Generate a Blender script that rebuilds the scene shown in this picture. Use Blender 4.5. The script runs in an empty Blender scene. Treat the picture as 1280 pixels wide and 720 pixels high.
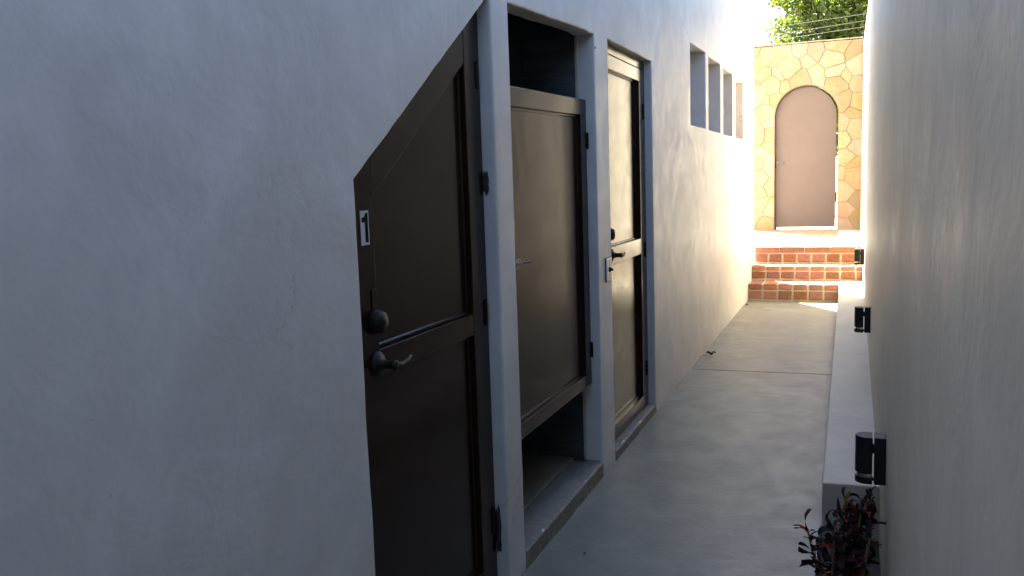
import bpy, bmesh, math, random
import numpy as np
from mathutils import Vector, Matrix, noise
from mathutils.geometry import tessellate_polygon
random.seed(7); rng = np.random.default_rng(7)
sc = bpy.context.scene
col = sc.collection
R = math.radians

# ---------------------------------------------------------------- camera
H = 1.45
yaw, pit, rol = 0.38171621, 0.12244135, -0.03350566
cy, sy, cp, sp, cr, sr = math.cos(yaw), math.sin(yaw), math.cos(pit), math.sin(pit), math.cos(rol), math.sin(rol)
fwd = Vector((-sy*cp, cy*cp, -sp)); rgt = Vector((cy, sy, 0)); upv = rgt.cross(fwd)
r_ = rgt*cr + upv*sr; u_ = -rgt*sr + upv*cr
cam_d = bpy.data.cameras.new('camera'); cam = bpy.data.objects.new('camera', cam_d); col.objects.link(cam)
cam.matrix_world = Matrix(((r_.x, u_.x, -fwd.x, 0), (r_.y, u_.y, -fwd.y, 0), (r_.z, u_.z, -fwd.z, H), (0, 0, 0, 1)))
cam_d.sensor_width = 36; cam_d.lens = 1067.0/1280*36
cam_d.clip_start = 0.02; cam_d.clip_end = 2000
sc.camera = cam

# ---------------------------------------------------------------- sky and sun
SUN_EL = R(48); sdx, sdy = -0.585, 0.811
sun_az = math.atan2(sdx, sdy)           # clockwise from +Y
w = bpy.data.worlds.new('World'); sc.world = w; w.use_nodes = True
nt = w.node_tree; bg = nt.nodes['Background']
sky = nt.nodes.new('ShaderNodeTexSky'); sky.sky_type = 'NISHITA'; sky.sun_disc = False
sky.sun_elevation = SUN_EL; sky.sun_rotation = sun_az; sky.ozone_density = 3.2
nt.links.new(sky.outputs[0], bg.inputs[0]); bg.inputs[1].default_value = 0.05
sd = bpy.data.lights.new('sun', 'SUN'); sd.energy = 5.0; sd.angle = R(0.53); sd.color = (1, 0.90, 0.66)
so = bpy.data.objects.new('sun', sd); col.objects.link(so)
sv = Vector((sdx*math.cos(SUN_EL), sdy*math.cos(SUN_EL), math.sin(SUN_EL)))
so.rotation_euler = sv.to_track_quat('Z', 'Y').to_euler(); so.location = (-3, 6, 12)
sc.view_settings.view_transform = 'Standard'; sc.view_settings.look = 'None'
sc.view_settings.exposure = 3.8; sc.view_settings.gamma = 1
sc.cycles.caustics_reflective = False; sc.cycles.blur_glossy = 1.0; sc.cycles.max_bounces = 12; sc.cycles.diffuse_bounces = 8; sc.cycles.glossy_bounces = 6

# ---------------------------------------------------------------- materials
def mat(name, c1, c2=None, rough=.6, r2=None, scale=6, detail=6, bump=0., bscale=30, metallic=0, spec=.5,
        obj_var=0, translucent=0, stretch=(1, 1, 1), streak=None, speck=0, crack=0, c3=None, scale3=1.3, distort=0.4):
    m = bpy.data.materials.new(name); m.use_nodes = True
    n = m.node_tree; N = n.nodes; L = n.links
    b = N['Principled BSDF']; b.inputs['Metallic'].default_value = metallic
    b.inputs['Specular IOR Level'].default_value = spec
    tc = N.new('ShaderNodeTexCoord'); mp = N.new('ShaderNodeMapping'); mp.inputs['Scale'].default_value = stretch
    L.new(tc.outputs['Object'], mp.inputs[0])
    def noi(s, d, dist=0., rgh=.6):
        x = N.new('ShaderNodeTexNoise'); x.inputs['Scale'].default_value = s; x.inputs['Detail'].default_value = d
        x.inputs['Roughness'].default_value = rgh; x.inputs['Distortion'].default_value = dist
        L.new(mp.outputs[0], x.inputs['Vector']); return x
    def ramp(src, a, b_):
        x = N.new('ShaderNodeMapRange'); x.inputs['From Min'].default_value = a; x.inputs['From Max'].default_value = b_
        L.new(src, x.inputs['Value']); return x.outputs[0]
    def mix(f, A, B, mode='MIX', fac=None):
        x = N.new('ShaderNodeMix'); x.data_type = 'RGBA'; x.blend_type = mode
        if f is not None: L.new(f, x.inputs['Factor'])
        else: x.inputs['Factor'].default_value = fac
        for v, s in ((A, x.inputs[6]), (B, x.inputs[7])):
            if isinstance(v, tuple): s.default_value = (*v, 1)
            else: L.new(v, s)
        return x.outputs[2]
    c2 = c2 or c1
    n1 = noi(scale, detail, distort)
    colr = mix(ramp(n1.outputs[0], .35, .65), c1, c2)
    if c3:
        n3 = noi(scale3, 4, 1.0)
        colr = mix(ramp(n3.outputs[0], .42, .68), colr, c3)
    if speck:
        v = noi(90, 2, 0); s = ramp(v.outputs[0], .74, .8); s2 = N.new('ShaderNodeMath'); s2.operation = 'MULTIPLY'
        L.new(s, s2.inputs[0]); s2.inputs[1].default_value = speck
        colr = mix(s2.outputs[0], colr, tuple(x*.35 for x in c1))
    if crack:      # hairline cracks, only here and there
        vo = N.new('ShaderNodeTexVoronoi'); vo.feature = 'DISTANCE_TO_EDGE'; vo.inputs['Scale'].default_value = 1.6
        nd = noi(3.5, 5, 0); vm = N.new('ShaderNodeVectorMath'); vm.operation = 'MULTIPLY_ADD'; vm.inputs[1].default_value = (.35, .35, .35)
        L.new(nd.outputs[1], vm.inputs[0]); L.new(mp.outputs[0], vm.inputs[2]); L.new(vm.outputs[0], vo.inputs['Vector'])
        l_ = ramp(vo.outputs['Distance'], .0045, .0015); mk = ramp(noi(.9, 2, 0).outputs[0], .56, .66)
        mm = N.new('ShaderNodeMath'); mm.operation = 'MULTIPLY'; L.new(l_, mm.inputs[0]); L.new(mk, mm.inputs[1])
        m2 = N.new('ShaderNodeMath'); m2.operation = 'MULTIPLY'; L.new(mm.outputs[0], m2.inputs[0]); m2.inputs[1].default_value = crack
        colr = mix(m2.outputs[0], colr, tuple(x*.3 for x in c1))
    if obj_var:
        oi = N.new('ShaderNodeObjectInfo'); hs = N.new('ShaderNodeHueSaturation')
        a = N.new('ShaderNodeMapRange'); a.inputs['To Min'].default_value = 1-obj_var; a.inputs['To Max'].default_value = 1+obj_var
        L.new(oi.outputs['Random'], a.inputs['Value']); L.new(a.outputs[0], hs.inputs['Value'])
        h = N.new('ShaderNodeMath'); h.operation = 'MULTIPLY_ADD'; L.new(oi.outputs['Random'], h.inputs[0])
        h.inputs[1].default_value = 37.7; h.inputs[2].default_value = 0
        h2 = N.new('ShaderNodeMath'); h2.operation = 'FRACT'; L.new(h.outputs[0], h2.inputs[0])
        h3 = N.new('ShaderNodeMapRange'); h3.inputs['To Min'].default_value = .5-obj_var*.04; h3.inputs['To Max'].default_value = .5+obj_var*.05
        L.new(h2.outputs[0], h3.inputs['Value']); L.new(h3.outputs[0], hs.inputs['Hue'])
        s3 = N.new('ShaderNodeMapRange'); s3.inputs['To Min'].default_value = 1-obj_var*.8; s3.inputs['To Max'].default_value = 1+obj_var*.6
        L.new(h2.outputs[0], s3.inputs['Value']); L.new(s3.outputs[0], hs.inputs['Saturation'])
        L.new(colr, hs.inputs['Color']); colr = hs.outputs[0]
    L.new(colr, b.inputs['Base Color'])
    if r2 is not None:
        nr = noi(scale*1.7, 5, distort)
        x = N.new('ShaderNodeMapRange'); x.inputs['From Min'].default_value = .35; x.inputs['From Max'].default_value = .65
        x.inputs['To Min'].default_value = rough; x.inputs['To Max'].default_value = r2
        L.new(nr.outputs[0], x.inputs['Value']); L.new(x.outputs[0], b.inputs['Roughness'])
    else: b.inputs['Roughness'].default_value = rough
    if bump:
        nb = noi(bscale, 8, .3); nb2 = noi(bscale*.16, 4, .8)
        ad = N.new('ShaderNodeMath'); ad.operation = 'MULTIPLY_ADD'; ad.inputs[1].default_value = 3.0
        L.new(nb2.outputs[0], ad.inputs[0]); L.new(nb.outputs[0], ad.inputs[2])
        bp = N.new('ShaderNodeBump'); bp.inputs['Strength'].default_value = 1.0; bp.inputs['Distance'].default_value = bump
        L.new(ad.outputs[0], bp.inputs['Height']); L.new(bp.outputs[0], b.inputs['Normal'])
    if translucent:
        tr = N.new('ShaderNodeBsdfTranslucent'); ms = N.new('ShaderNodeMixShader'); ms.inputs[0].default_value = translucent
        tcol = mix(None, colr, (1.6, 1.5, .6), 'MULTIPLY', .8)
        L.new(tcol, tr.inputs[0]); L.new(b.outputs[0], ms.inputs[1]); L.new(tr.outputs[0], ms.inputs[2])
        L.new(ms.outputs[0], N['Material Output'].inputs[0])
    return m

M = {}
M['plaster'] = mat('plaster', (.585, .55, .515), (.675, .64, .60), rough=.42, r2=.55, scale=3.2, bump=.0011, bscale=22, speck=.5, crack=.35, c3=(.555, .51, .465), scale3=1.3, distort=1.2)
M['plaster_right'] = mat('plaster_right', (.57, .535, .48), (.66, .625, .565), rough=.44, r2=.56, scale=2.6, bump=.0012, bscale=24, speck=.2, c3=(.58, .535, .47), scale3=1.4, distort=1.4)
M['concrete'] = mat('concrete', (.135, .130, .098), (.215, .205, .158), rough=.42, r2=.52, scale=3.2, detail=9, bump=.0009, bscale=70, speck=.6, c3=(.165, .155, .12), scale3=1.5, distort=.9)
M['landing'] = mat('landing', (.50, .49, .46), (.56, .55, .52), rough=.7, scale=3, bump=.001)
M['paint'] = mat('brown_paint', (.017, .0068, .0038), (.023, .0095, .005), rough=.17, r2=.24, scale=2.2, detail=1.5, spec=.25, distort=2.5)
M['gate_paint'] = mat('gate_paint', (.086, .060, .055), (.093, .065, .060), rough=.5, r2=.6, scale=3, bump=.0004, bscale=12)
M['black'] = mat('black_metal', (.009, .009, .010), (.013, .013, .014), rough=.5, scale=20, bump=.0002, spec=.3)
M['bronze'] = mat('oiled_bronze', (.010, .008, .0065), (.016, .012, .009), rough=.5, scale=14, metallic=.2, spec=.3)
M['steel'] = mat('steel', (.24, .23, .22), (.17, .165, .16), rough=.5, scale=20, metallic=1)
M['rust'] = mat('rubble_hole', (.03, .027, .025), (.05, .045, .04), rough=.9, scale=30, bump=.004)
M['white'] = mat('white_plate', (.55, .54, .52), rough=.5)
M['ink'] = mat('black_ink', (.006, .006, .007), rough=.8, spec=.1)
M['ivory'] = mat('ivory_plate', (.66, .63, .55), (.6, .57, .5), rough=.35)
M['glass'] = bpy.data.materials.new('lamp_glass'); M['glass'].use_nodes = True
_b = M['glass'].node_tree.nodes['Principled BSDF']; _b.inputs['Base Color'].default_value = (.30, .31, .32, 1); _b.inputs['Roughness'].default_value = .08
_b.inputs['Transmission Weight'].default_value = .6; _b.inputs['IOR'].default_value = 1.3
_n = M['glass'].node_tree; _t = _n.nodes.new('ShaderNodeTexNoise'); _t.inputs['Scale'].default_value = 30
_r = _n.nodes.new('ShaderNodeMapRange'); _r.inputs['To Min'].default_value = .05; _r.inputs['To Max'].default_value = .2
_n.links.new(_t.outputs[0], _r.inputs['Value']); _n.links.new(_r.outputs[0], _b.inputs['Roughness'])
M['brick'] = mat('brick', (.27, .095, .06), (.20, .078, .052), rough=.8, scale=14, bump=.004, bscale=40, obj_var=.22, c3=(.30, .14, .08), scale3=5)
M['mortar'] = mat('mortar', (.42, .36, .26), (.48, .41, .31), rough=.9, scale=20, bump=.003, bscale=60)
M['tile'] = mat('terracotta_tile', (.46, .24, .14), (.52, .29, .17), rough=.7, scale=8, bump=.001, obj_var=.08)
M['stone'] = mat('flagstone', (.275, .207, .130), (.235, .17, .10), rough=.75, scale=4, bump=.006, bscale=22, obj_var=.24, c3=(.29, .165, .07), scale3=2.4)
M['stone_mortar'] = mat('stone_mortar', (.26, .20, .125), (.19, .145, .09), rough=.9, scale=14, bump=.005, bscale=50)
M['slate'] = mat('slate_tile', (.05, .06, .062), (.085, .095, .095), rough=.55, r2=.75, scale=5, bump=.003, bscale=18, stretch=(1, 1, 9), c3=(.035, .04, .042), scale3=3)
M['grout'] = mat('grout', (.20, .19, .16), rough=.9, bump=.001)
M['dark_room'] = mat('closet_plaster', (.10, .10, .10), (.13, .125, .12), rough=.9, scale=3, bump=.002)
M['leaf_red'] = mat('croton_red', (.26, .010, .016), (.08, .007, .010), rough=.6, spec=.15, scale=25, obj_var=.3, translucent=.12)
M['leaf_dark'] = mat('croton_dark', (.018, .012, .016), (.035, .010, .016), rough=.6, spec=.15, scale=25, obj_var=.3, translucent=.05)
M['leaf_green'] = mat('croton_green', (.09, .13, .02), (.16, .14, .015), rough=.35, scale=25, translucent=.15)
M['soil'] = mat('soil', (.035, .028, .022), (.06, .05, .04), rough=.95, scale=20, bump=.01, bscale=40)
M['rock'] = mat('garden_rock', (.16, .15, .13), (.11, .1, .09), rough=.9, scale=12, bump=.006)
M['bark'] = mat('bark', (.11, .085, .06), (.16, .13, .1), rough=.9, scale=10, bump=.01, stretch=(1, 1, .3))
M['foliage'] = mat('foliage', (.07, .105, .018), (.10, .13, .025), rough=.5, scale=1.4, detail=3, c3=(.05, .085, .02), scale3=6, translucent=.5)
M['dry_leaf'] = mat('dry_leaf', (.025, .018, .014), (.05, .03, .02), rough=.7, scale=40, bump=.001)
M['red_leaf'] = mat('dry_red_leaf', (.30, .06, .03), (.2, .05, .03), rough=.7, scale=40, bump=.001)
M['wire'] = mat('wire', (.22, .22, .2), rough=.6)
M['ground'] = mat('dry_ground', (.30, .25, .18), (.22, .2, .13), rough=.95, scale=.6, bump=.02, bscale=5, c3=(.12, .14, .06), scale3=.2)

# ---------------------------------------------------------------- helpers
def link(name, me, m=None, parent=None, smooth=False):
    o = bpy.data.objects.new(name, me); col.objects.link(o)
    if m is not None and not me.materials: me.materials.append(m)
    if parent is not None:
        o.parent = parent
        o.matrix_parent_inverse = Matrix.Translation(-parent.location) if parent.location.length else Matrix()
    if smooth:
        for p in me.polygons: p.use_smooth = True
    return o
def bm_obj(name, bm, m, parent=None, smooth=False):
    me = bpy.data.meshes.new(name); bmesh.ops.recalc_face_normals(bm, faces=bm.faces[:]); bm.to_mesh(me); bm.free()
    return link(name, me, m, parent, smooth)
def thing(name, label, cat, loc=(0, 0, 0), group=None):
    o = bpy.data.objects.new(name, None); col.objects.link(o); o.location = loc; o.empty_display_size = .1
    return tag(o, label, cat, group)
def tag(o, label, cat, group=None):
    o['label'] = label; o['category'] = cat
    if group: o['group'] = group
    return o
def struct(o): o['kind'] = 'structure'; return o
def stuff(o): o['kind'] = 'stuff'; return o
def bevel(bm, wd, seg=2, ang=30):
    es = [e for e in bm.edges if len(e.link_faces) == 2 and e.calc_face_angle(0) > R(ang)]
    if wd > 0 and es: bmesh.ops.bevel(bm, geom=es, offset=wd, segments=seg, profile=.5, affect='EDGES', clamp_overlap=True)
def box_bm(x0, x1, y0, y1, z0, z1, bv=0, bm=None, seg=2):
    b = bmesh.new()
    g = bmesh.ops.create_cube(b, size=1)
    for v in g['verts']:
        v.co = Vector((x0+(v.co.x+.5)*(x1-x0), y0+(v.co.y+.5)*(y1-y0), z0+(v.co.z+.5)*(z1-z0)))
    bevel(b, bv, seg)
    if bm is None: return b
    me = bpy.data.meshes.new('t'); b.to_mesh(me); b.free(); bm.from_mesh(me); bpy.data.meshes.remove(me); return bm
def box(name, x0, x1, y0, y1, z0, z1, m, parent=None, bv=0, seg=2):
    return bm_obj(name, box_bm(x0, x1, y0, y1, z0, z1, bv, seg=seg), m, parent)
def prism(axis, poly, d0, d1, bv=0, seg=2):
    """poly: 2-D points; axis 'x': (y,z) extruded along x; 'y': (x,z) extruded along y; 'z': (x,y)."""
    b = bmesh.new()
    def P(u, v, d): return {'x': (d, u, v), 'y': (u, d, v), 'z': (u, v, d)}[axis]
    A = [b.verts.new(P(u, v, d0)) for u, v in poly]; B = [b.verts.new(P(u, v, d1)) for u, v in poly]
    b.faces.new(A); b.faces.new(B[::-1]); n = len(poly)
    for i in range(n): b.faces.new((A[i], B[i], B[(i+1) % n], A[(i+1) % n]))
    bmesh.ops.recalc_face_normals(b, faces=b.faces[:]); bevel(b, bv, seg)
    return b
def cyl_bm(p0, p1, r0, r1=None, seg=20, bm=None, caps=True):
    b = bm or bmesh.new(); p0 = Vector(p0); p1 = Vector(p1); r1 = r0 if r1 is None else r1
    q = (p1-p0).to_track_quat('Z', 'Y'); A = []; B = []
    for i in range(seg):
        a = 2*math.pi*i/seg; d = q @ Vector((math.cos(a), math.sin(a), 0))
        A.append(b.verts.new(p0+d*r0)); B.append(b.verts.new(p1+d*r1))
    for i in range(seg): b.faces.new((A[i], A[(i+1) % seg], B[(i+1) % seg], B[i]))
    if caps: b.faces.new(A[::-1]); b.faces.new(B)
    return b
def lathe_bm(p0, axis, prof, seg=28, bm=None):
    """prof: (distance along axis, radius)."""
    b = bm or bmesh.new(); p0 = Vector(p0); q = Vector(axis).to_track_quat('Z', 'Y'); rings = []
    for d, r in prof:
        rings.append([b.verts.new(p0+q @ Vector((r*math.cos(2*math.pi*i/seg), r*math.sin(2*math.pi*i/seg), d))) for i in range(seg)])
    for A, B in zip(rings, rings[1:]):
        for i in range(seg): b.faces.new((A[i], A[(i+1) % seg], B[(i+1) % seg], B[i]))
    b.faces.new(rings[0][::-1]); b.faces.new(rings[-1]); return b
def tube_bm(pts, rad, seg=10, bm=None):
    b = bm or bmesh.new(); pts = [Vector(p) for p in pts]; rings = []
    for k, p in enumerate(pts):
        d = (pts[min(k+1, len(pts)-1)]-pts[max(k-1, 0)]).normalized(); q = d.to_track_quat('Z', 'Y')
        r = rad[k] if isinstance(rad, (list, tuple)) else rad
        rings.append([b.verts.new(p+q @ Vector((r*math.cos(2*math.pi*i/seg), r*math.sin(2*math.pi*i/seg), 0))) for i in range(seg)])
    for A, B in zip(rings, rings[1:]):
        for i in range(seg): b.faces.new((A[i], A[(i+1) % seg], B[(i+1) % seg], B[i]))
    b.faces.new(rings[0][::-1]); b.faces.new(rings[-1]); return b
def dup_tree(o, delta, label=None):
    c = o.copy(); col.objects.link(c); c.location = Vector(o.location)+Vector(delta)
    if label: c['label'] = label
    for ch in o.children:
        d = ch.copy(); col.objects.link(d); d.parent = c; d.matrix_parent_inverse = ch.matrix_parent_inverse
        for g in ch.children:
            e = g.copy(); col.objects.link(e); e.parent = d
    return c

# loops with hand-troweled edges
def dens(poly, step=.05, amp=.0018, seed=0):
    out = []
    n = len(poly)
    for i in range(n):
        a = Vector(poly[i]); b = Vector(poly[(i+1) % n]); L = (b-a).length; k = max(1, int(L/step))
        nn = Vector((-(b-a).y, (b-a).x)).normalized() if L else Vector((0, 0))
        am = amp if not isinstance(amp, (list, tuple)) else amp[i]
        for j in range(k):
            p = a+(b-a)*j/k
            q = Vector((p.x, p.y, seed*3.1+i*.7))
            d = noise.noise(q*4)*am*1.6+noise.noise(q*17)*am*.8+noise.noise(q*50)*am*.4
            if j == 0: d = 0
            out.append(p+nn*d)
    return out
def area(p): return .5*sum(p[i].x*p[(i+1) % len(p)].y-p[(i+1) % len(p)].x*p[i].y for i in range(len(p)))
def offs(p, d):
    """offset a loop outward (away from its interior) by d."""
    s = 1 if area(p) > 0 else -1; n = len(p); out = []
    for i in range(n):
        a = p[i-1]; b = p[i]; c = p[(i+1) % n]
        n1 = Vector(((b-a).y, -(b-a).x)).normalized(); n2 = Vector(((c-b).y, -(c-b).x)).normalized()
        m = n1+n2; m = m.normalized()/max(.5, math.sqrt(max(.01, (1+n1.dot(n2))/2)))
        out.append(b+m*d*s)
    return out
def sheet_wall(name, axis_sign, xf, outer, holes, rr, m, parent=None, outer_depth=.2, close_back=True):
    """A plastered wall whose face is the plane x = xf; openings get rounded arrises and reveals of their own depth.
    axis_sign = -1: the wall body lies towards -x."""
    bm = bmesh.new(); K = 3
    def V(p, d): return bm.verts.new((xf+axis_sign*d, p.x, p.y))
    loops = [(outer, -1, outer_depth)]+[(h, 1, d) for h, d in holes]
    face = []
    for lp, sgn, depth in loops:
        prev = None; first = None
        for k in range(K+1):
            t = k/K*math.pi/2
            ring = [V(p, rr*(1-math.cos(t))) for p in offs(lp, sgn*rr*(1-math.sin(t)))]
            if prev:
                for i in range(len(ring)): bm.faces.new((prev[i], prev[(i+1) % len(ring)], ring[(i+1) % len(ring)], ring[i]))
            else: first = ring
            prev = ring
        last = [V(p, depth) for p in lp]
        for i in range(len(last)): bm.faces.new((prev[i], prev[(i+1) % len(last)], last[(i+1) % len(last)], last[i]))
        face.append(first)
        if lp is outer and close_back: bm.faces.new(last)
    flat = [v for f in face for v in f]
    tris = tessellate_polygon([[Vector((v.co.y, v.co.z, 0)) for v in f] for f in face])
    for t in tris:
        try: bm.faces.new([flat[i] for i in t])
        except ValueError: pass
    return bm_obj(name, bm, m, parent)

# ================================================================ GROUND
def grid_plane(x0, x1, y0, y1, z, nx, ny):
    b = bmesh.new(); vs = [[b.verts.new((x0+(x1-x0)*i/nx, y0+(y1-y0)*j/ny, z)) for j in range(ny+1)] for i in range(nx+1)]
    for i in range(nx):
        for j in range(ny): b.faces.new((vs[i][j], vs[i+1][j], vs[i+1][j+1], vs[i][j+1]))
    return b
struct(bm_obj('ground', grid_plane(-300, 300, -300, 300, -.16, 6, 6), M['ground']))
XL = -1.125; XR = .115
path = struct(bpy.data.objects.new('path', None)); col.objects.link(path)
# two cast slabs with a recessed joint between them; the near one leaves the planting bed free on its right
def slab(pts): return prism('z', pts, -.15, 0, .003, 1)
bm_obj('slab', slab([(XL-.03, -9), (XR+.03, -9), (XR+.03, -1.5), (-.105, -1.5), (-.105, 3.60), (XR+.03, 3.60), (XR+.03, 6.452), (XL-.03, 6.400)]), M['concrete'], path)
bm_obj('slab', slab([(XL-.03, 6.412), (XR+.03, 6.464), (XR+.03, 10.4), (XL-.03, 10.4)]), M['concrete'], path)
box('joint_bed', XL-.03, XR+.03, 6.36, 6.50, -.155, -.02, M['soil'], path)

# ================================================================ LEFT WALL (long building with openings)
d1 = [(1.800, -.02), (2.692, -.02), (2.692, 2.072), (1.800, 1.470)]
hat = [(2.850, .072), (3.926, .072), (3.926, 2.122), (2.850, 2.072)]
d3 = [(4.162, .050), (5.146, .050), (5.146, 2.140), (4.162, 2.132)]
wins = [(6.46, 7.165), (7.318, 8.005), (8.186, 8.845), (9.068, 9.735)]
WTOP = 6.2; YE = 10.83
bld = thing('plastered_building', 'long pale polished plaster building wall with brown doors and four slots on the left', 'building', (XL, 4, 0))
outer = dens([(-9, -.02), (YE, -.02), (YE, WTOP), (-9, WTOP)], .08, .002, 9)
holes = [(dens(d1, .05, (.001, .0022, .002, .0025), 1), .16), (dens(hat, .04, (.006, .0025, .004, .002), 2), .088),
         (dens(d3, .05, (.004, .002, .0025, .002), 3), .14)]
for i, (a, b) in enumerate(wins): holes.append((dens([(a, 1.832), (b, 1.836), (b, 2.444), (a, 2.430)], .05, .002, 20+i), .21))
sheet_wall('wall', -1, XL, outer, holes, .007, M['plaster'], bld, outer_depth=5)
for a, b in wins:
    box('window_bounce_panel', XL-.235, XL-.2105, a-.03, b+.03, 1.80, 2.47, M['plaster'], bld)  # unseen backs added to stop light leaks and bounce warm light
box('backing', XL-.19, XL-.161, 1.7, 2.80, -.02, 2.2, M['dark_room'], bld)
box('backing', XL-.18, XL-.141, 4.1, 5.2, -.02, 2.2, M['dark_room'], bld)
# the closet behind the hatch
xb = XL-.088
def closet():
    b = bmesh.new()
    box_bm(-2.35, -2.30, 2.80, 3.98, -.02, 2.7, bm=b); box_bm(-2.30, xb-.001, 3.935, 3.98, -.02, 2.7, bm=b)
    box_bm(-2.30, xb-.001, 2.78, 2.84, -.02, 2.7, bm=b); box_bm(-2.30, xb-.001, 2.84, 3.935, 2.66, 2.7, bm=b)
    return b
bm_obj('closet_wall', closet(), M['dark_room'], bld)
box('closet_floor', -2.30, xb-.001, 2.84, 3.935, .0, .066, M['concrete'], bld, .001, 1)
box('closet_floor_curb', -2.30, XL-.150, 2.845, 3.93, .0665, .082, M['concrete'], bld, .003, 1)
box('grout_bed', -2.295, xb-.004, 3.927, 3.934, .083, 2.655, M['grout'], bld)
zj = [.085, .49, 1.21, 1.945, 2.65]; xj = [xb-.006, -1.476, -1.88, -2.29]
for i in range(4):
    for j in range(3):
        box('wall_tile', xj[j+1]+.002, xj[j]-.002, 3.918, 3.9275, zj[i]+.002, zj[i+1]-.002, M['slate'], bld, .0015, 1)

M['sill'] = mat('cement_sill', (.135, .122, .098), (.20, .18, .145), rough=.7, scale=9, bump=.004, bscale=30, c3=(.20, .17, .13), scale3=4)
def sill(y0, y1, zt_, xb_, seed):
    b = bmesh.new(); n = int((y1-y0)/.012); rows = []
    for i in range(n+1):
        y = y0+(y1-y0)*i/n; q = Vector((y*9, seed, 0)); e = noise.noise(q)*.004+noise.noise(q*4)*.003; f = noise.noise(q*2+Vector((0, 9, 0)))*.004
        ch = .006+abs(noise.noise(q*3+Vector((5, 0, 0))))*.010
        rows.append([b.verts.new(p) for p in ((XL+.0035+abs(f), y, -.01), (XL+.003+e*.5, y, zt_-ch), (XL-ch*.8, y, zt_+e*.3), (XL-.03, y, zt_+.002), (xb_, y, zt_+.002), (xb_, y, -.01))])
    for A, B in zip(rows, rows[1:]):
        for k in range(6): b.faces.new((A[k], A[(k+1) % 6], B[(k+1) % 6], B[k]))
    b.faces.new(rows[0]); b.faces.new(rows[-1][::-1])
    return bm_obj('sill', b, M['sill'], bld)
def fillet(y0, y1, seed):
    b = bmesh.new(); n = int((y1-y0)/.02); rows = []
    for i in range(n+1):
        y = y0+(y1-y0)*i/n; w_ = .005+.007*abs(noise.noise(Vector((y*5, seed, 0))))+.006*abs(noise.noise(Vector((y*23, seed, 3)))); h_ = .004+.012*abs(noise.noise(Vector((y*4, seed, 7))))
        rows.append([b.verts.new(p) for p in ((XL-.001, y, h_), (XL+w_*.5, y, h_*.4), (XL+w_, y, -.001))])
    for A, B in zip(rows, rows[1:]):
        for k in range(2): b.faces.new((A[k], A[k+1], B[k+1], B[k]))
    return bm_obj('base_fillet', b, M['sill'], bld)
fillet(-2, 1.79, 1); fillet(2.70, 10.15, 2)
sill(2.853, 3.923, .076, xb-.001, 1); sill(4.165, 5.143, .055, XL-.139, 2)

# ---------------------------------------------------------------- doors
def frame_piece(name, poly, x0, x1, par, bv=.0025, m='paint'): return bm_obj(name, prism('x', poly, x0, x1, bv), M[m], par)
def quad(a, b, c, d): return [(a, c), (b, c), (b, d), (a, d)]
def moulding(poly, xf, par, wd=.010, h=.006):
    """thin raised bead along the inside of a recessed panel."""
    p = [Vector(q) for q in poly]; s = -1 if True else 1
    inner = offs(p, -wd); b = bmesh.new(); n = len(p)
    A = [b.verts.new((xf, q.x, q.y)) for q in p]; B = [b.verts.new((xf+h, *(q))) for q in offs(p, -.002)]
    C = [b.verts.new((xf+h, *(q))) for q in offs(p, -wd+.003)]; D = [b.verts.new((xf, *(q))) for q in inner]
    for X, Y in ((A, B), (B, C), (C, D)):
        for i in range(n): b.faces.new((X[i], X[(i+1) % n], Y[(i+1) % n], Y[i]))
    return bm_obj('panel_moulding', b, M['paint'], par)
def lever(par, x, y, z, s=1.0, dirn=1, mat_='bronze'):
    h = bm_obj('lever_handle', lathe_bm((x, y, z), (1, 0, 0), [(0, .034*s), (.004, .034*s), (.010, .029*s), (.013, .016*s), (.030, .0115*s), (.048, .0115*s), (.050, .013*s), (.060, .013*s), (.063, .008*s)]), M[mat_], par, True)
    pts = [(x+.054, y, z), (x+.056, y+dirn*.018, z-.003), (x+.056, y+dirn*.040, z-.005), (x+.054, y+dirn*.066, z-.001), (x+.051, y+dirn*.090, z+.004), (x+.046, y+dirn*.104, z+.004)]
    bm_obj('lever', tube_bm(pts, [.008, .0075, .0065, .0055, .005, .0035], 12), M[mat_], h, True)
    return h
def deadbolt(par, x, y, z, s=1.0):
    h = bm_obj('deadbolt', lathe_bm((x, y, z), (1, 0, 0), [(0, .033*s), (.006, .033*s), (.020, .029*s), (.026, .0275*s), (.028, .021*s), (.0285, .0205*s), (.030, .012*s), (.031, .0115*s)]), M['bronze'], par, True)
    bm_obj('keyhole', box_bm(x+.0305, x+.0322, y-.0012, y+.0012, z-.006, z+.006), M['ink'], h)
def hinge(par, x, y, z, h=.085, r=.0062):
    b = cyl_bm((x, y, z), (x, y, z+h*.31), r, seg=12)
    cyl_bm((x, y, z+h*.34), (x, y, z+h*.66), r, seg=12, bm=b); cyl_bm((x, y, z+h*.69), (x, y, z+h), r, seg=12, bm=b)
    cyl_bm((x, y, z-.004), (x, y, z+h+.004), r*.6, seg=8, bm=b)
    return bm_obj('hinge', b, M['paint'], par)

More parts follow.
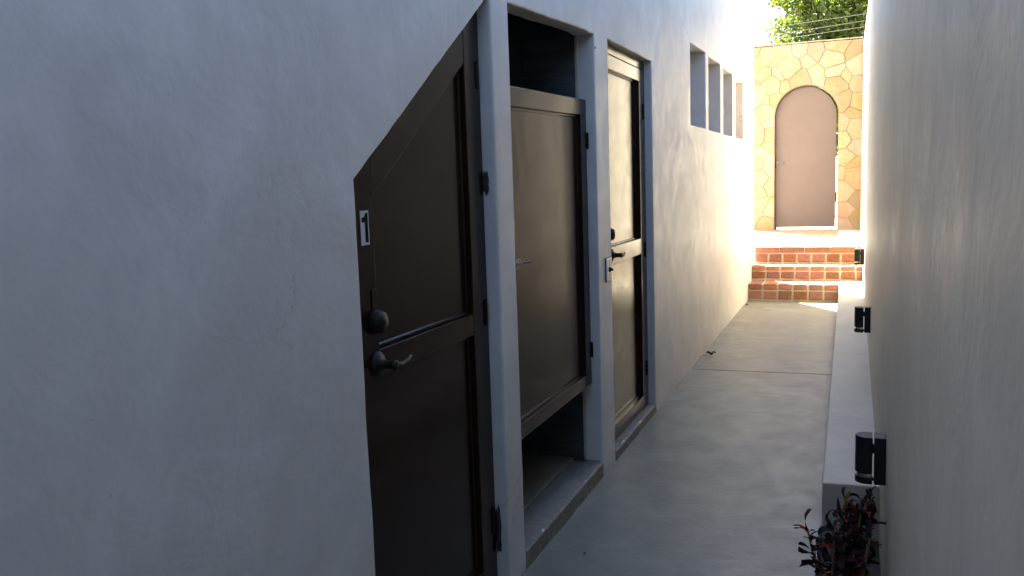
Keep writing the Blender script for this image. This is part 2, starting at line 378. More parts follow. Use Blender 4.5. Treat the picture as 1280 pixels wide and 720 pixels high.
# door with the slanted head
t = thing('slanted_door', 'dark brown door with slanted top edge and a number plate', 'door', (-1.19, 2.25, 0))
XF = -1.168                      # face of the stiles
def diag(y): return 1.470+(y-1.800)*(2.072-1.470)/(2.692-1.800)
sl = (2.072-1.470)/.892
def under(y, d): return diag(y)-d*math.sqrt(1+sl*sl)
bk = XF-.035
def slant(a, b, z, d): return [(a, z), (b, z), (b, under(b, d)), (a, under(a, d))]
frame_piece('door_frame', slant(2.650, 2.690, .0, .004), bk, XF-.004, t)
frame_piece('door_frame', [(1.803, under(1.803, .026)), (2.650, under(2.650, .026)), (2.650, under(2.650, .004)), (1.803, under(1.803, .004))], bk, XF-.002, t)
frame_piece('door_frame', slant(1.802, 1.832, .0, .027), bk, XF-.004, t)
LT = .030                         # leaf starts this far under the slope
frame_piece('stile', slant(1.836, 1.948, .012, LT), bk, XF, t)
frame_piece('stile', slant(2.560, 2.646, .012, LT), bk, XF, t)
frame_piece('slanted_rail', [(1.948, under(1.948, .122)), (2.560, under(2.560, .122)), (2.560, under(2.560, LT)), (1.948, under(1.948, LT))], bk, XF-.0008, t)
frame_piece('mid_rail', quad(1.948, 2.560, .950, 1.020), bk, XF-.0008, t)
frame_piece('bottom_rail', quad(1.948, 2.560, .012, .12), bk, XF-.0008, t)
up = [(1.948, 1.020), (2.560, 1.020), (2.560, under(2.56, .122)), (1.948, under(1.948, .122))]
lo = quad(1.948, 2.560, .12, .950)
for nm, poly in (('upper_panel', up), ('lower_panel', lo)):
    p = frame_piece(nm, [(q.x, q.y) for q in offs([Vector(a) for a in poly], .004)], bk, XF-.022, t, 0)
    moulding([(a[0], a[1]) for a in poly], XF-.0218, t, .012, .006)
for z in (.22, .97, 1.765): hinge(t, XF+.002, 2.655, z)
deadbolt(t, XF, 1.930, 1.098); lever(t, XF, 1.930, .985)
plate = box('lock_plate', XF-.001, XF+.0035, 1.918, 1.940, 1.125, 1.185, M['paint'], t, .001)
npl = box('number_plate', XF, XF+.0025, 1.8835, 1.9225, 1.303, 1.392, M['white'], t, .0006)
one = [(1.903, 1.310), (1.9165, 1.310), (1.9165, 1.3860), (1.9065, 1.3860), (1.901, 1.3765), (1.8885, 1.3735), (1.8885, 1.3620), (1.903, 1.3620)]
bm_obj('numeral', prism('x', one, XF+.0026, XF+.0034), M['ink'], npl)
# broken plaster round the hinge fixing, dark ragged holes in the reveal
def ragged(y, z, ry, rz, seed):
    random.seed(seed); b = bmesh.new(); n = 22; A = []
    for i in range(n):
        a = 2*math.pi*i/n; k = random.uniform(.72, 1.12); A.append((ry*k*math.cos(a), rz*k*math.sin(a)))
    fr = [b.verts.new((p[0], y, z+p[1])) for p in A]; ce = [b.verts.new((p[0]*.5, y-.004+random.uniform(-.002, .002), z+p[1]*.5)) for p in A]
    for i in range(n): b.faces.new((fr[i], fr[(i+1) % n], ce[(i+1) % n], ce[i]))
    b.faces.new(ce)
    for v in b.verts: v.co.x += -1.163
    return b
bm_obj('plaster_hole', ragged(2.6895, 1.455, .014, .045, 3), M['rust'], bld)
bm_obj('plaster_hole', ragged(2.6895, .215, .012, .10, 5), M['rust'], bld)

bm_obj('wall_plug', lathe_bm((XL-.004, 3.938, 2.06), (1, 0, 0), [(0, .006), (.006, .005)], 12), M['ink'], bld)
box('tile_trim', xb-.0055, xb+.006, 3.9165, 3.9285, .083, 2.115, M['mortar'], bld, .001, 1)

# hatch
t = thing('hatch_door', 'brown single panel hatch door open above and below in front of a tiled closet', 'door', (-1.19, 3.4, .47))
XF = -1.168; bk = XF-.03
y0, y1, z0, z1 = 2.856, 3.915, .470, 1.822
def zt(y): return 1.800+(y-2.856)/(3.915-2.856)*.024
frame_piece('top_rail', [(y0, zt(y0)-.072), (y1, zt(y1)-.072), (y1, zt(y1)), (y0, zt(y0))], bk, XF, t)
frame_piece('bottom_rail', quad(y0, y1, z0, z0+.060), bk, XF, t)
frame_piece('stile', [(y0, z0+.0605), (y0+.08, z0+.0605), (y0+.08, zt(y0)-.0725), (y0, zt(y0)-.0725)], bk, XF-.0008, t)
frame_piece('stile', [(y1-.090, z0+.0605), (y1, z0+.0605), (y1, zt(y1)-.0725), (y1-.090, zt(y1)-.0745)], bk, XF-.0008, t)
pan = [(y0+.08, z0+.060), (y1-.09, z0+.060), (y1-.09, zt(y1)-.074), (y0+.08, zt(y0)-.072)]
frame_piece('panel', [(q.x, q.y) for q in offs([Vector(a) for a in pan], .004)], bk, XF-.022, t, 0)
moulding(pan, XF-.0218, t, .012, .006)
for z in (.60, 1.60): hinge(t, XF+.002, 3.920, z, .07)
lb = bm_obj('slide_bolt', box_bm(XF, XF+.003, 2.95, 3.005, 1.128, 1.166, .001), M['steel'], t)
bb = tube_bm([(XF+.009, 2.93, 1.148), (XF+.009, 3.03, 1.148)], .0045, 10)
tube_bm([(XF+.009, 3.000, 1.148), (XF+.026, 3.004, 1.150), (XF+.033, 3.018, 1.153)], .0042, 10, bb)
bm_obj('bolt', bb, M['steel'], lb, True)

# tall door further along
t = thing('tall_door', 'tall brown two panel door catching pale light with black lever and lock', 'door', (-1.18, 4.65, .05))
XF = -1.166; bk = XF-.035
y0, y1, z0, z1 = 4.165, 5.143, .052, 2.130
frame_piece('door_frame', quad(y0, y1, 2.088, z1), bk, XF-.003, t)
frame_piece('door_frame', quad(5.085, y1, z0, 2.0875), bk, XF-.003, t)
frame_piece('door_frame', quad(y0, y0+.035, z0, 2.0875), bk, XF-.003, t)
frame_piece('top_rail', quad(4.204, 5.081, 2.012, 2.083), bk, XF, t)
frame_piece('bottom_rail', quad(4.204, 5.081, .062, .140), bk, XF, t)
frame_piece('stile', quad(4.204, 4.30, .1405, 2.0115), bk, XF-.0008, t)
frame_piece('stile', quad(4.990, 5.081, .1405, 2.0115), bk, XF-.0008, t)
frame_piece('mid_rail', quad(4.3005, 4.9895, 1.005, 1.098), bk, XF, t)
for nm, poly in (('upper_panel', quad(4.30, 4.99, 1.098, 2.012)), ('lower_panel', quad(4.30, 4.99, .140, 1.005))):
    frame_piece(nm, [(q.x, q.y) for q in offs([Vector(a) for a in poly], .004)], bk, XF-.028, t, 0)
    moulding(poly, XF-.0278, t, .011, .006)
for z in (.25, .98, 1.80): hinge(t, XF+.001, 5.086, z)
deadbolt(t, XF, 4.268, 1.170); lever(t, XF, 4.300, 1.060, 1.0)

# switch plate on the pier
t = thing('switch_plate', 'small ivory switch plate on the plaster pier left of the tall door', 'switch plate', (XL, 4.088, 1.008))
bm_obj('plate', box_bm(XL-.002, XL+.009, 4.040, 4.132, .951, 1.066, .003), M['ivory'], t)
bm_obj('rim', box_bm(XL-.003, XL+.004, 4.037, 4.135, .948, 1.069, .001), M['ink'], t)
bm_obj('toggle', lathe_bm((XL+.008, 4.086, 1.008), (1, 0, 0), [(0, .014), (.004, .013), (.008, .008), (.020, .005)], 16), M['ink'], t, True)
for dz in (-.042, .042): bm_obj('screw', lathe_bm((XL+.008, 4.086, 1.008+dz), (1, 0, 0), [(0, .0045), (.002, .004)], 12), M['ink'], t)
for dz in (-.026, .026): bm_obj('slot', box_bm(XL+.0085, XL+.0097, 4.083, 4.089, 1.008+dz-.007, 1.008+dz+.007), M['ink'], t)

# ================================================================ RIGHT WALL
def ztop(y): return 2.93+(y-6)*.056 if y > 6 else 2.93
pts = [(-9, -.16), (14.2, -.16), (14.2, ztop(14.2)), (10, ztop(10)), (6, ztop(6)), (-9, 2.93)]
rw = sheet_wall('garden_wall', 1, XR, dens(pts, .06, (.001, .002, .006, .006, .006, .001), 40), [], .012, M['plaster_right'], None, outer_depth=.22)
tag(rw, 'tall smooth plastered garden wall along the right of the passage with black lamps on it', 'wall')

ew = box('rear_light_block', XL-.02, XR+.2, -9.2, -9.002, -.15, 4.2, M['plaster'], None, .006)  # added out of view to keep light from behind off the near passage
tag(ew, 'unseen plaster wall added behind the viewer to block light', 'wall')

# low ledge along the foot of the right wall
M['ledge'] = mat('ledge_plaster', (.33, .32, .285), (.42, .405, .36), rough=.55, scale=3, bump=.0015, bscale=28, speck=.5, c3=(.36, .34, .295), scale3=2)
ld = bm_obj('ledge', prism('z', [(-.100, 3.56), (XR+.002, 3.575), (XR+.002, 10.54), (-.133, 10.54)], -.14, .200, .006, 3), M['ledge'])
tag(ld, 'low plaster ledge running along the foot of the right wall to the brick steps', 'ledge')

# lamps
def lamp():
    X = XR; t = thing('wall_lamp', '', 'wall lamp', (X, 0, 0), 'black wall lamps above the ledge')
    b = box_bm(X-.036, X-.0005, -.034, .034, -.081, .081, .0015)
    bm_obj('mount_block', b, M['black'], t)
    cx = X-.060; r = .036
    def dprof(k):    # D-shaped outline, flat side to the wall
        q = [(cx+r*k*math.cos(a), r*k*math.sin(a)) for a in [math.pi*.5+math.pi*i/18 for i in range(19)]]
        return q+[(X-.042-(1-k)*.02, -r*k), (X-.042-(1-k)*.02, r*k)]
    bm_obj('shade', prism('z', dprof(1), -.046, .081, .0015, 1), M['black'], t)
    bm_obj('lens', prism('z', dprof(.80), -.0595, -.0465), M['glass'], t)
    bm_obj('base_cap', prism('z', dprof(1), -.081, -.060, .0015, 1), M['black'], t)
    bm_obj('bracket', box_bm(X-.043, X-.035, -.009, .009, .020, .050), M['black'], t)
    bm_obj('bracket', box_bm(X-.043, X-.035, -.009, .009, -.076, -.066), M['black'], t)
    return t
l1 = lamp(); l1.location = (XR, 3.05, .481)
l1['label'] = 'nearest black wall lamp, just above the red leaved plant'
for ch in l1.children: ch.matrix_parent_inverse = Matrix.Translation((-XR, 0, 0))
dup_tree(l1, (0, 5.87-3.05, .022), 'middle black wall lamp, above the ledge halfway to the steps')
dup_tree(l1, (0, 9.40-3.05, .102), 'farthest wall lamp, in front of the right end of the brick steps')

# ================================================================ STEPS AND LANDING
st = thing('brick_steps', 'three red brick steps with wide pale mortar at the end of the passage', 'steps', (-.5, 10.18, 0))
SY = [10.18, 10.57, 10.90]; SZ = [0, .195, .362, .562]; SX0 = XL-.004; XE = [-.126, XR-.001, XR-.001]
for k in range(3):
    box('mortar_core', SX0, XE[k], SY[k]+.008, (SY[k+1]+.02 if k < 2 else 11.14), (SZ[k]-.02 if k else -.05), SZ[k+1]-.008, M['mortar'], st)
def brick_mesh(lx, ly, lz, seed):
    random.seed(seed); b = bmesh.new(); bmesh.ops.create_cube(b, size=1)
    for v in b.verts: v.co = Vector((v.co.x*lx, v.co.y*ly, v.co.z*lz))+Vector([random.uniform(-.003, .003) for _ in range(3)])
    bevel(b, .006, 1); me = bpy.data.meshes.new('brick'); bmesh.ops.recalc_face_normals(b, faces=b.faces[:]); b.to_mesh(me); b.free(); me.materials.append(M['brick']); return me
cache = {}
def brick(x0, x1, y0, y1, z0, z1):
    key = (round(x1-x0, 2), round(y1-y0, 2), round(z1-z0, 2), random.randrange(3))
    if key not in cache: s = random.getstate(); cache[key] = brick_mesh(x1-x0, y1-y0, z1-z0, hash(key) % 1000); random.setstate(s)
    o = link('brick', cache[key], None, st); o.location = ((x0+x1)/2+random.uniform(-.002, .002), (y0+y1)/2+random.uniform(-.002, .002), (z0+z1)/2+random.uniform(-.0015, .0015))
random.seed(11)
for k in range(3):
    z0, z1 = SZ[k], SZ[k+1]; hgt = z1-z0; pitch = .1665; y = SY[k]; xe = XE[k]
    lowtop = z0+.022+hgt*.46
    n = int(math.ceil((xe-SX0-.012)/pitch))
    for i in range(n):
        a = SX0+.014+i*pitch; b = min(a+pitch-.022, xe-.004)
        if b-a < .03: continue
        brick(a, b, y-.001, y+.10, z0+.018, lowtop)
    depth = (SY[k+1]-SY[k]) if k < 2 else .235
    pw = pitch if k < 2 else pitch*1.75
    n = int(math.ceil((xe-SX0-.012)/pw)); jw = .022 if k < 2 else .008
    for i in range(n):
        a = SX0+.014+i*pw; b = min(a+pw-jw, xe-.004)
        if b-a < .03: continue
        brick(a, b, y-.004, y+depth*.55, lowtop+.016, z1)
        brick(a, b, y+depth*.55+.012, y+depth-.012, lowtop+.016, z1-.001)
YW = 14.2
ldg = struct(box('landing', -12, XR+.03, 11.14, 30, .30, .562, M['landing'], None, .003, 1))
struct(box('landing_verge', -12, XL-5.01, 10.2, 11.13, .25, .55, M['landing'], None))
# terracotta tiles before the gate
ts = struct(bpy.data.objects.new('tiled_apron', None)); col.objects.link(ts)
me_t = None; random.seed(4)
for i in range(6):
    for j in range(7):
        a = -1.50+i*.2167; b = a+.2117; c = YW-.12-.205*(j+1); d = c+.200
        o = bm_obj('paving_tile', box_bm(a, b, c, d, .5625, .570+random.uniform(0, .0015), .0015, seg=1), M['tile'], ts)

# ================================================================ STONE WALL WITH ARCHED GATE
sw = thing('stone_gate_wall', 'honey coloured crazy stone wall with an arched opening at the end of the passage', 'wall', (-.7, YW, .56))
AX, AH, AS = -.695, .468, 2.335; WX0, WX1 = -1.62, .112; WB = .562; WT = 3.425
def arch_pts(hw, n=24, z0=WB, cx=AX, zs=AS):
    return [(cx-hw, z0)]+[(cx-hw*math.cos(math.pi*i/n), zs+hw*math.sin(math.pi*i/n)) for i in range(n+1)]+[(cx+hw, z0)]
def mortar_wall():
    b = bmesh.new(); A = arch_pts(AH)
    out = [(WX0, WB), (A[0][0], WB)]+A[1:-1]+[(A[-1][0], WB), (WX1, WB), (WX1, WT-.02), (WX0, WT-.02)]
    y0, y1 = YW+.009, YW+.30
    tri = tessellate_polygon([[Vector((p[0], p[1], 0)) for p in out]])
    F = [b.verts.new((p[0], y0, p[1])) for p in out]; K = [b.verts.new((p[0], y1, p[1])) for p in out]
    for t_ in tri: b.faces.new([F[i] for i in t_]); b.faces.new([K[i] for i in t_][::-1])
    n = len(out)
    for i in range(n): b.faces.new((F[i], F[(i+1) % n], K[(i+1) % n], K[i]))
    return b
bm_obj('mortar_core', mortar_wall(), M['stone_mortar'], sw)
def clip(poly, n, c):          # keep points with n.p <= c
    out = []
    for i in range(len(poly)):
        a, b = poly[i], poly[(i+1) % len(poly)]; da = n[0]*a[0]+n[1]*a[1]-c; db = n[0]*b[0]+n[1]*b[1]-c
        if da <= 0: out.append(a)
        if (da < 0) != (db < 0) and da != db:
            s = da/(da-db); out.append((a[0]+(b[0]-a[0])*s, a[1]+(b[1]-a[1])*s))
    return out
def in_arch(p, g=0):
    x, z = p
    return (abs(x-AX) < AH+g and z <= AS) or (z > AS and math.hypot(x-AX, z-AS) < AH+g)
def push(p, g, sx=None):
    x, z = p
    if not in_arch(p, g): return p
    if z <= AS or abs((sx or AX)-AX) > AH: return (AX+math.copysign((AH+g) if z <= AS else math.sqrt(max(.0001, (AH+g)**2-(z-AS)**2)), (sx or x)-AX), z)
    d = math.hypot(x-AX, z-AS) or 1e-6; return (AX+(x-AX)/d*(AH+g), AS+(z-AS)/d*(AH+g))
random.seed(23)
seeds = []
tries = 0
while len(seeds) < 82 and tries < 9000:
    tries += 1
    p = (random.uniform(WX0+.04, WX1-.03), random.uniform(WB+.04, WT-.05))
    if in_arch(p, .05): continue
    if all(math.hypot((p[0]-q[0])*1.0, (p[1]-q[1])*random.uniform(.6, 1.1)) > random.choice([.14, .2, .24]) for q in seeds): seeds.append(p)
wts = [random.choice([0, .004, .012, .022]) for _ in seeds]
def stone_poly(i):
    s = seeds[i]; poly = [(WX0, WB), (WX1, WB), (WX1, WT), (WX0, WT)]
    for j, q in enumerate(seeds):
        if j == i: continue
        dx, dz = q[0]-s[0], (q[1]-s[1]); d = math.hypot(dx, dz)
        n = (dx/d, dz/d); c = (q[0]**2+q[1]**2-s[0]**2-s[1]**2+wts[i]-wts[j])/2/d-random.choice([.0008, .002, .0045])
        poly = clip(poly, n, c)
        if len(poly) < 3: return None
    return poly
def visible(p, s):
    """walk from the stone's middle towards p and stop at the arch."""
    n = 40
    for k in range(1, n+1):
        t_ = k/n; q = (s[0]+(p[0]-s[0])*t_, s[1]+(p[1]-s[1])*t_)
        if in_arch(q, .004):
            lo, hi = (k-1)/n, t_
            for _ in range(10):
                m_ = (lo+hi)/2
                if in_arch((s[0]+(p[0]-s[0])*m_, s[1]+(p[1]-s[1])*m_), .004): hi = m_
                else: lo = m_
            return (s[0]+(p[0]-s[0])*lo, s[1]+(p[1]-s[1])*lo)
    return p
for i in range(len(seeds)):
    poly = stone_poly(i)
    if not poly: continue
    pp = []
    for k in range(len(poly)):
        a = poly[k]; b = poly[(k+1) % len(poly)]; L = math.hypot(b[0]-a[0], b[1]-a[1]); n = max(1, int(L/.022))
        for j in range(n):
            x = a[0]+(b[0]-a[0])*j/n; z = a[1]+(b[1]-a[1])*j/n
            jx = noise.noise(Vector((x*14, z*14, i)))*.006; jz = noise.noise(Vector((x*14, z*14, i+50)))*.006
            x, z = visible((x+jx, z+jz), seeds[i])
            pp.append((min(max(x, WX0), WX1), min(max(z, WB), WT+.008*noise.noise(Vector((x*6, 0, 0))))))
    q = [pp[0]]
    for p in pp[1:]:
        if math.hypot(p[0]-q[-1][0], p[1]-q[-1][1]) > .012: q.append(p)
    if math.hypot(q[0][0]-q[-1][0], q[0][1]-q[-1][1]) < .006: q.pop()
    if len(q) < 3: continue
    yf = YW-.002+random.uniform(-.008, .008); b = bmesh.new()
    cx = sum(p[0] for p in q)/len(q); cz = sum(p[1] for p in q)/len(q)
    tx, tz = random.uniform(-.04, .04), random.uniform(-.04, .04)
    B0 = [b.verts.new((x, YW+.029, z)) for x, z in q]; B1 = [b.verts.new((x, yf+.008, z)) for x, z in q]
    B2 = [b.verts.new((cx+(x-cx)*.975, yf+(x-cx)*tx+(z-cz)*tz, cz+(z-cz)*.975)) for x, z in q]
    n = len(q)
    for X, Y in ((B0, B1), (B1, B2)):
        for k in range(n): b.faces.new((X[k], X[(k+1) % n], Y[(k+1) % n], Y[k]))
    try:
        b.faces.new(B2)
    except ValueError: pass
    bm_obj('stone', b, M['stone'], sw)
# rough capping course
random.seed(31); x = WX0
while x < WX1-.05:
    L = random.uniform(.16, .34); e = min(x+L, WX1)
    if WX1-e < .08: e = WX1
    box('cap_stone', x, e-.004, YW-.012+random.uniform(-.006, .004), YW+.31, WT+.0095, WT+.024+random.uniform(0, .012), M['stone'], sw, .004, 1); x = e

# gate
g = thing('arched_gate', 'plain mauve brown metal gate with an arched top set in the stone wall', 'gate', (AX, YW+.12, .57))
GP = arch_pts(.450, 28, .600, AX-.012, AS-.010)
bm_obj('leaf', prism('y', GP, YW+.115, YW+.155, .002), M['gate_paint'], g)
def arch_ring(r0, r1, y0, y1, a0=0, a1=1, n=28):
    b = bmesh.new(); R0 = []; R1 = []
    for i in range(n+1):
        a = math.pi*(a0+(a1-a0)*i/n); c, s = -math.cos(a), math.sin(a)
        R0.append((AX+r0*c, AS+r0*s)); R1.append((AX+r1*c, AS+r1*s))
    rings = [[b.verts.new((x, y, z)) for x, z in Rr] for Rr, y in ((R0, y0), (R1, y0), (R1, y1), (R0, y1))]
    for k in range(4):
        A, B = rings[k], rings[(k+1) % 4]
        for i in range(n): b.faces.new((A[i], A[i+1], B[i+1], B[i]))
    b.faces.new([r[0] for r in rings]); b.faces.new([r[-1] for r in rings][::-1]); return b
bm_obj('stop_frame', arch_ring(.444, .4665, YW+.16, YW+.185, 0, .62), M['gate_paint'], g)
bm_obj('stop_frame', box_bm(AX-.4665, AX-.444, YW+.16, YW+.185, .57, AS-.001), M['gate_paint'], g)
for z in (.98, 1.86): bm_obj('hinge', cyl_bm((AX+.448, YW+.12, z), (AX+.448, YW+.12, z+.16), .010, seg=12), M['black'], g)
bo = bm_obj('slide_bolt', box_bm(AX-.47, AX-.36, YW+.108, YW+.1145, 1.615, 1.645, .001), M['steel'], g)
b = tube_bm([(AX-.49, YW+.098, 1.63), (AX-.35, YW+.098, 1.63)], .008, 10); tube_bm([(AX-.40, YW+.098, 1.63), (AX-.40, YW+.070, 1.63)], .013, 12, b)
lathe_bm((AX-.345, YW+.10, 1.622), (0, -1, 0), [(0, .017), (.02, .016), (.024, .008)], 14, b)
bm_obj('bolt', b, M['steel'], bo, True)
bm_obj('strike_plate', box_bm(AX-.4665, AX-.452, YW+.09, YW+.112, 1.54, 1.74, .001), M['black'], g)

# ================================================================ PLANTING BED AND PLANT
b = grid_plane(-.104, XR-.001, -1.5, 3.56, -.03, 14, 160)
for v in b.verts: v.co.z += noise.noise(v.co*22)*.018+noise.noise(v.co*60)*.008
bed = struct(bm_obj('planting_bed', b, M['soil']))
random.seed(9)
def rock_mesh(s):
    b = bmesh.new(); bmesh.ops.create_icosphere(b, subdivisions=2, radius=1)
    for v in b.verts:
        v.co *= 1+.35*noise.noise(v.co*1.3+Vector((s, 0, 0))); v.co.z *= .6
    me = bpy.data.meshes.new('rock'); b.to_mesh(me); b.free(); me.materials.append(M['rock']); return me
RK = [rock_mesh(s) for s in (1, 5, 9)]
for (x, y, s, lab) in ((.06, 3.02, .045, 'grey rock on the dark soil right of the red leaved plant'), (.02, 3.28, .028, 'small grey rock in the planting bed between plant and ledge'),
                  (-.06, 3.36, .022, 'tiny grey rock at the left edge of the planting bed')):
    o = link('rock', random.choice(RK)); o.location = (x, y, -.015+s*.2); o.scale = (s, s, s); o.rotation_euler = (0, 0, random.uniform(0, 6)); tag(o, lab, 'rock', 'rocks in the planting bed')
    for p in o.data.polygons: p.use_smooth = True

pl = thing('croton_plant', 'bushy plant with curly dark red leaves in front of the ledge end', 'plant', (-.03, 2.80, -.02))
def leaf_mesh(L, W, curl, twist, fold, m, seed):
    random.seed(seed); b = bmesh.new(); n = 8; rows = []
    pos = Vector((0, 0, 0)); ang = 0
    for i in range(n+1):
        t_ = i/n; w_ = W*(.35+.65*t_**1.2)*(1 if t_ < .8 else (.92 if t_ < .95 else .55))
        tw = twist*t_; ax = Vector((math.cos(tw), 0, math.sin(tw)*1.0))
        up_ = Vector((0, -math.sin(ang), math.cos(ang)))
        rows.append([b.verts.new(pos-ax*w_+up_*fold*w_), b.verts.new(pos), b.verts.new(pos+ax*w_+up_*fold*w_)])
        pos = pos+Vector((0, math.cos(ang), math.sin(ang)))*(L/n); ang += curl/n*(1+.6*math.sin(t_*5+seed))
    for A, B in zip(rows, rows[1:]):
        for k in range(2): b.faces.new((A[k], A[k+1], B[k+1], B[k]))
    me = bpy.data.meshes.new('leaf'); b.to_mesh(me); b.free(); me.materials.append(m)
    for p in me.polygons: p.use_smooth = True
    return me
LM = []
for s in range(9):
    m_ = M[['leaf_dark', 'leaf_red', 'leaf_dark', 'leaf_red', 'leaf_dark', 'leaf_red', 'leaf_dark', 'leaf_red', 'leaf_green'][s]]
    LM.append(leaf_mesh(random.Random(s).uniform(.055, .09), random.Random(s+9).uniform(.012, .018), [1.4, -1.8, 2.2, .8, -1.2, 1.8, -2.4, 1.0, 1.5][s], [1.2, -2, 3, .4, -1, 2.2, .8, -2.6, 1][s], .35, m_, s))
random.seed(77)
stems = []
for k in range(16):
    a = random.uniform(0, 2*math.pi) if k else 0; tilt = random.uniform(.15, .55) if k else .05; h = random.uniform(.30, .44)
    tip = Vector((min(max(math.cos(a)*tilt*h*.75, -.10), .10), math.sin(a)*tilt*h, h))
    base = Vector((random.uniform(-.015, .015), random.uniform(-.02, .02), 0)); mid = (base+tip)/2+Vector((tip.x*.15, tip.y*.15, -.01))
    P = [Vector((-.03, 2.80, -.03))+q for q in (base, (base+mid)/2, mid, (mid+tip)/2, tip)]
    bm_obj('stem', tube_bm(P, [.0055, .005, .0045, .004, .003], 7), M['leaf_green' if k % 3 == 0 else 'bark'], pl, True); stems.append(P)
def wall_clear(p, d, L):      # leaves must not cut the wall
    return p.x+d.x*L < XR-.006
cnt = 0
for P in stems:
    for j in range(34):
        f = .25+.75*(j/33)**.8; s = f*(len(P)-1); i = min(int(s), len(P)-2); p = P[i].lerp(P[i+1], s-i)
        for _ in range(12):
            az = random.uniform(0, 2*math.pi); el = random.uniform(-.1, .9) if f < .85 else random.uniform(.4, 1.45)
            d = Vector((math.cos(az)*math.cos(el), math.sin(az)*math.cos(el), math.sin(el)))
            if wall_clear(p, d, .105): break
        o = link('leaf', LM[random.choice([0, 1, 2, 3, 4, 5, 6, 7, 0, 2, 4, 1, 3, 8] if random.random() < .5 else [0, 2, 4, 6, 1])], None, pl)
        sc_ = random.uniform(.55, 1.0)
        o.location = p; o.rotation_euler = d.to_track_quat('Y', 'Z').to_euler(); o.scale = (sc_, sc_, sc_)
        o.rotation_euler.rotate_axis('Y', random.uniform(-1.5, 1.5)); cnt += 1

# ================================================================ FALLEN LEAVES
def fallen(name, x, y, z, s, m, lab, rot, seed):
    random.seed(seed); b = bmesh.new(); n = 9; rows = []
    for i in range(n+1):
        t_ = i/n; w_ = .32*math.sin(math.pi*min(.97, .05+.93*t_))**.8*(1+.25*math.sin(i*2.3)); zz = .12+.25*math.sin(t_*4.2+1)**2
        rows.append([b.verts.new((t_-.5, -w_, zz+.34*abs(w_)*2)), b.verts.new((t_-.5, 0, zz-.06)), b.verts.new((t_-.5, w_, zz+.20*abs(w_)*3))])
    for A, B in zip(rows, rows[1:]):
        for k in range(2): b.faces.new((A[k], A[k+1], B[k+1], B[k]))
    tube_bm([(-.48, 0, .12), (-.7, -.05, .05), (-.98, -.12, .03)], [.03, .025, .02], 6, b)
    for v in b.verts: v.co *= s
    o = bm_obj(name, b, M[m], None, True); o.location = (x, y, z); o.rotation_euler = (0, 0, rot); return tag(o, lab, 'leaf')
fallen('fallen_leaf', -1.055, 6.93, .001, .075, 'dry_leaf', 'dark curled dry leaf on the floor beside the left wall near the joint', .25, 1)
fallen('fallen_leaf', -1.085, 9.72, .001, .055, 'red_leaf', 'reddish dry leaf at the foot of the left wall beside the steps', 2.3, 2)
fallen('fallen_leaf', -.19, 9.62, .001, .03, 'dry_leaf', 'tiny dark leaf on the sunlit floor before the steps beside the ledge', 1.0, 3)
fallen('fallen_leaf', -.30, 13.95, .573, .04, 'dry_leaf', 'tiny dark leaf on the tiles below the gate', .4, 4)
pb = link('pebble', rock_mesh(3)); pb.location = (-.956, 3.054, .002); pb.scale = (.006, .009, .004); tag(pb, 'tiny pale pebble on the grey floor opposite the hatch', 'pebble')

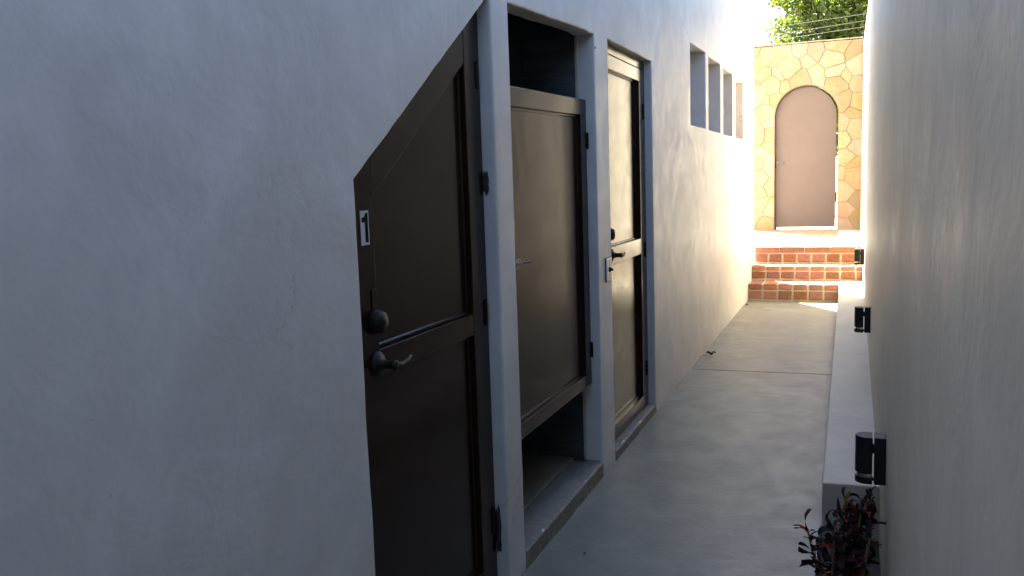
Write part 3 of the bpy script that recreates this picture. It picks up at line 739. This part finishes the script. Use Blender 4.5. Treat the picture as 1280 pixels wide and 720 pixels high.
# ================================================================ TREE, WIRES
def tree(name, base, height, crown_c, crown_r, n_leaf, lsize, label, seed):
    rs = np.random.default_rng(seed); random.seed(seed)
    t = thing(name, label, 'tree', base)
    b = bmesh.new(); bx, by, bz = base
    top = Vector(crown_c)
    P = [Vector(base)+Vector((0, 0, -.1)), Vector(base).lerp(top, .3)+Vector((.15, 0, 0)), Vector(base).lerp(top, .62)+Vector((-.1, .1, 0)), top]
    tube_bm(P, [.24, .19, .15, .09], 10, b)
    centers = []
    for k in range(300):
        while True:
            d = rs.normal(size=3); d /= np.linalg.norm(d)
            if d[2] > -.75: break
        rr = rs.uniform(.45, 1.0)**.5
        c = np.array(crown_c)+d*np.array(crown_r)*rr*(1+.18*math.sin(k*1.7)); centers.append((c, rs.uniform(.28, .62)))
    for k in range(0, 300, 6):
        c = Vector(centers[k][0].tolist()); s = P[2].lerp(P[3], random.random())
        m1 = s.lerp(c, .5)+Vector((random.uniform(-.2, .2), random.uniform(-.2, .2), random.uniform(-.1, .25)))
        tube_bm([s, m1, c], [.05, .03, .01], 6, b)
    bm_obj('trunk', b, M['bark'], t, True)
    cs = np.array([c for c, _ in centers]); cr_ = np.array([r for _, r in centers])
    idx = rs.integers(0, len(cs), n_leaf); d = rs.normal(size=(n_leaf, 3)); d /= np.linalg.norm(d, axis=1)[:, None]
    pos = cs[idx]+d*(cr_[idx]*rs.uniform(.15, 1.0, n_leaf)**.5)[:, None]*np.array([1.15, 1.15, .8])
    a = rs.normal(size=(n_leaf, 3)); a /= np.linalg.norm(a, axis=1)[:, None]
    up3 = rs.normal(size=(n_leaf, 3))*.6+np.array([0, 0, 1.]); c2 = np.cross(a, up3); c2 /= np.linalg.norm(c2, axis=1)[:, None]
    L = (lsize*rs.uniform(.6, 1.25, n_leaf))[:, None]
    V = np.stack([pos-a*L, pos-c2*L*.42+up3*L*.08, pos+a*L, pos+c2*L*.42+up3*L*.08], 1).reshape(-1, 3)
    me = bpy.data.meshes.new('crown'); me.vertices.add(len(V)); me.vertices.foreach_set('co', V.ravel())
    me.loops.add(n_leaf*4); me.loops.foreach_set('vertex_index', np.arange(n_leaf*4)); me.polygons.add(n_leaf)
    me.polygons.foreach_set('loop_start', np.arange(n_leaf)*4); me.update(); me.validate()
    link('crown', me, M['foliage'], t)
    return t
tree('leafy_tree', (1.6, 21.5, -.1), 9, (1.75, 21.0, 4.3), (3.3, 3.0, 3.6), 110000, .075, 'large leafy green tree rising behind the stone wall', 5)
def wire(px0, px1, lab):
    a, b = Vector(px0), Vector(px1); d = (b-a)
    P = [a+d*s for s in (-6, -3, -1, 0, 1, 2, 4, 7)]
    o = bm_obj('overhead_wire', tube_bm(P, .0042, 6), M['wire']); return tag(o, lab, 'wire', 'overhead wires before the tree')
def at(px, py, Y):
    v = r_*((px-640)/1067)+u_*(-(py-360)/1067)+fwd; return v*(Y/v.y)+Vector((0, 0, H))
wire(at(977.8, 32.5, 17.5), at(1066.8, 19.3, 17.5), 'uppermost of the three thin wires crossing before the tree')
wire(at(973.8, 42.5, 17.5), at(1072, 27.2, 17.5), 'middle of the three thin wires crossing before the tree')
wire(at(965.2, 50.5, 17.5), at(1081.4, 33.2, 17.5), 'lowest of the three thin wires, just above the stone wall')
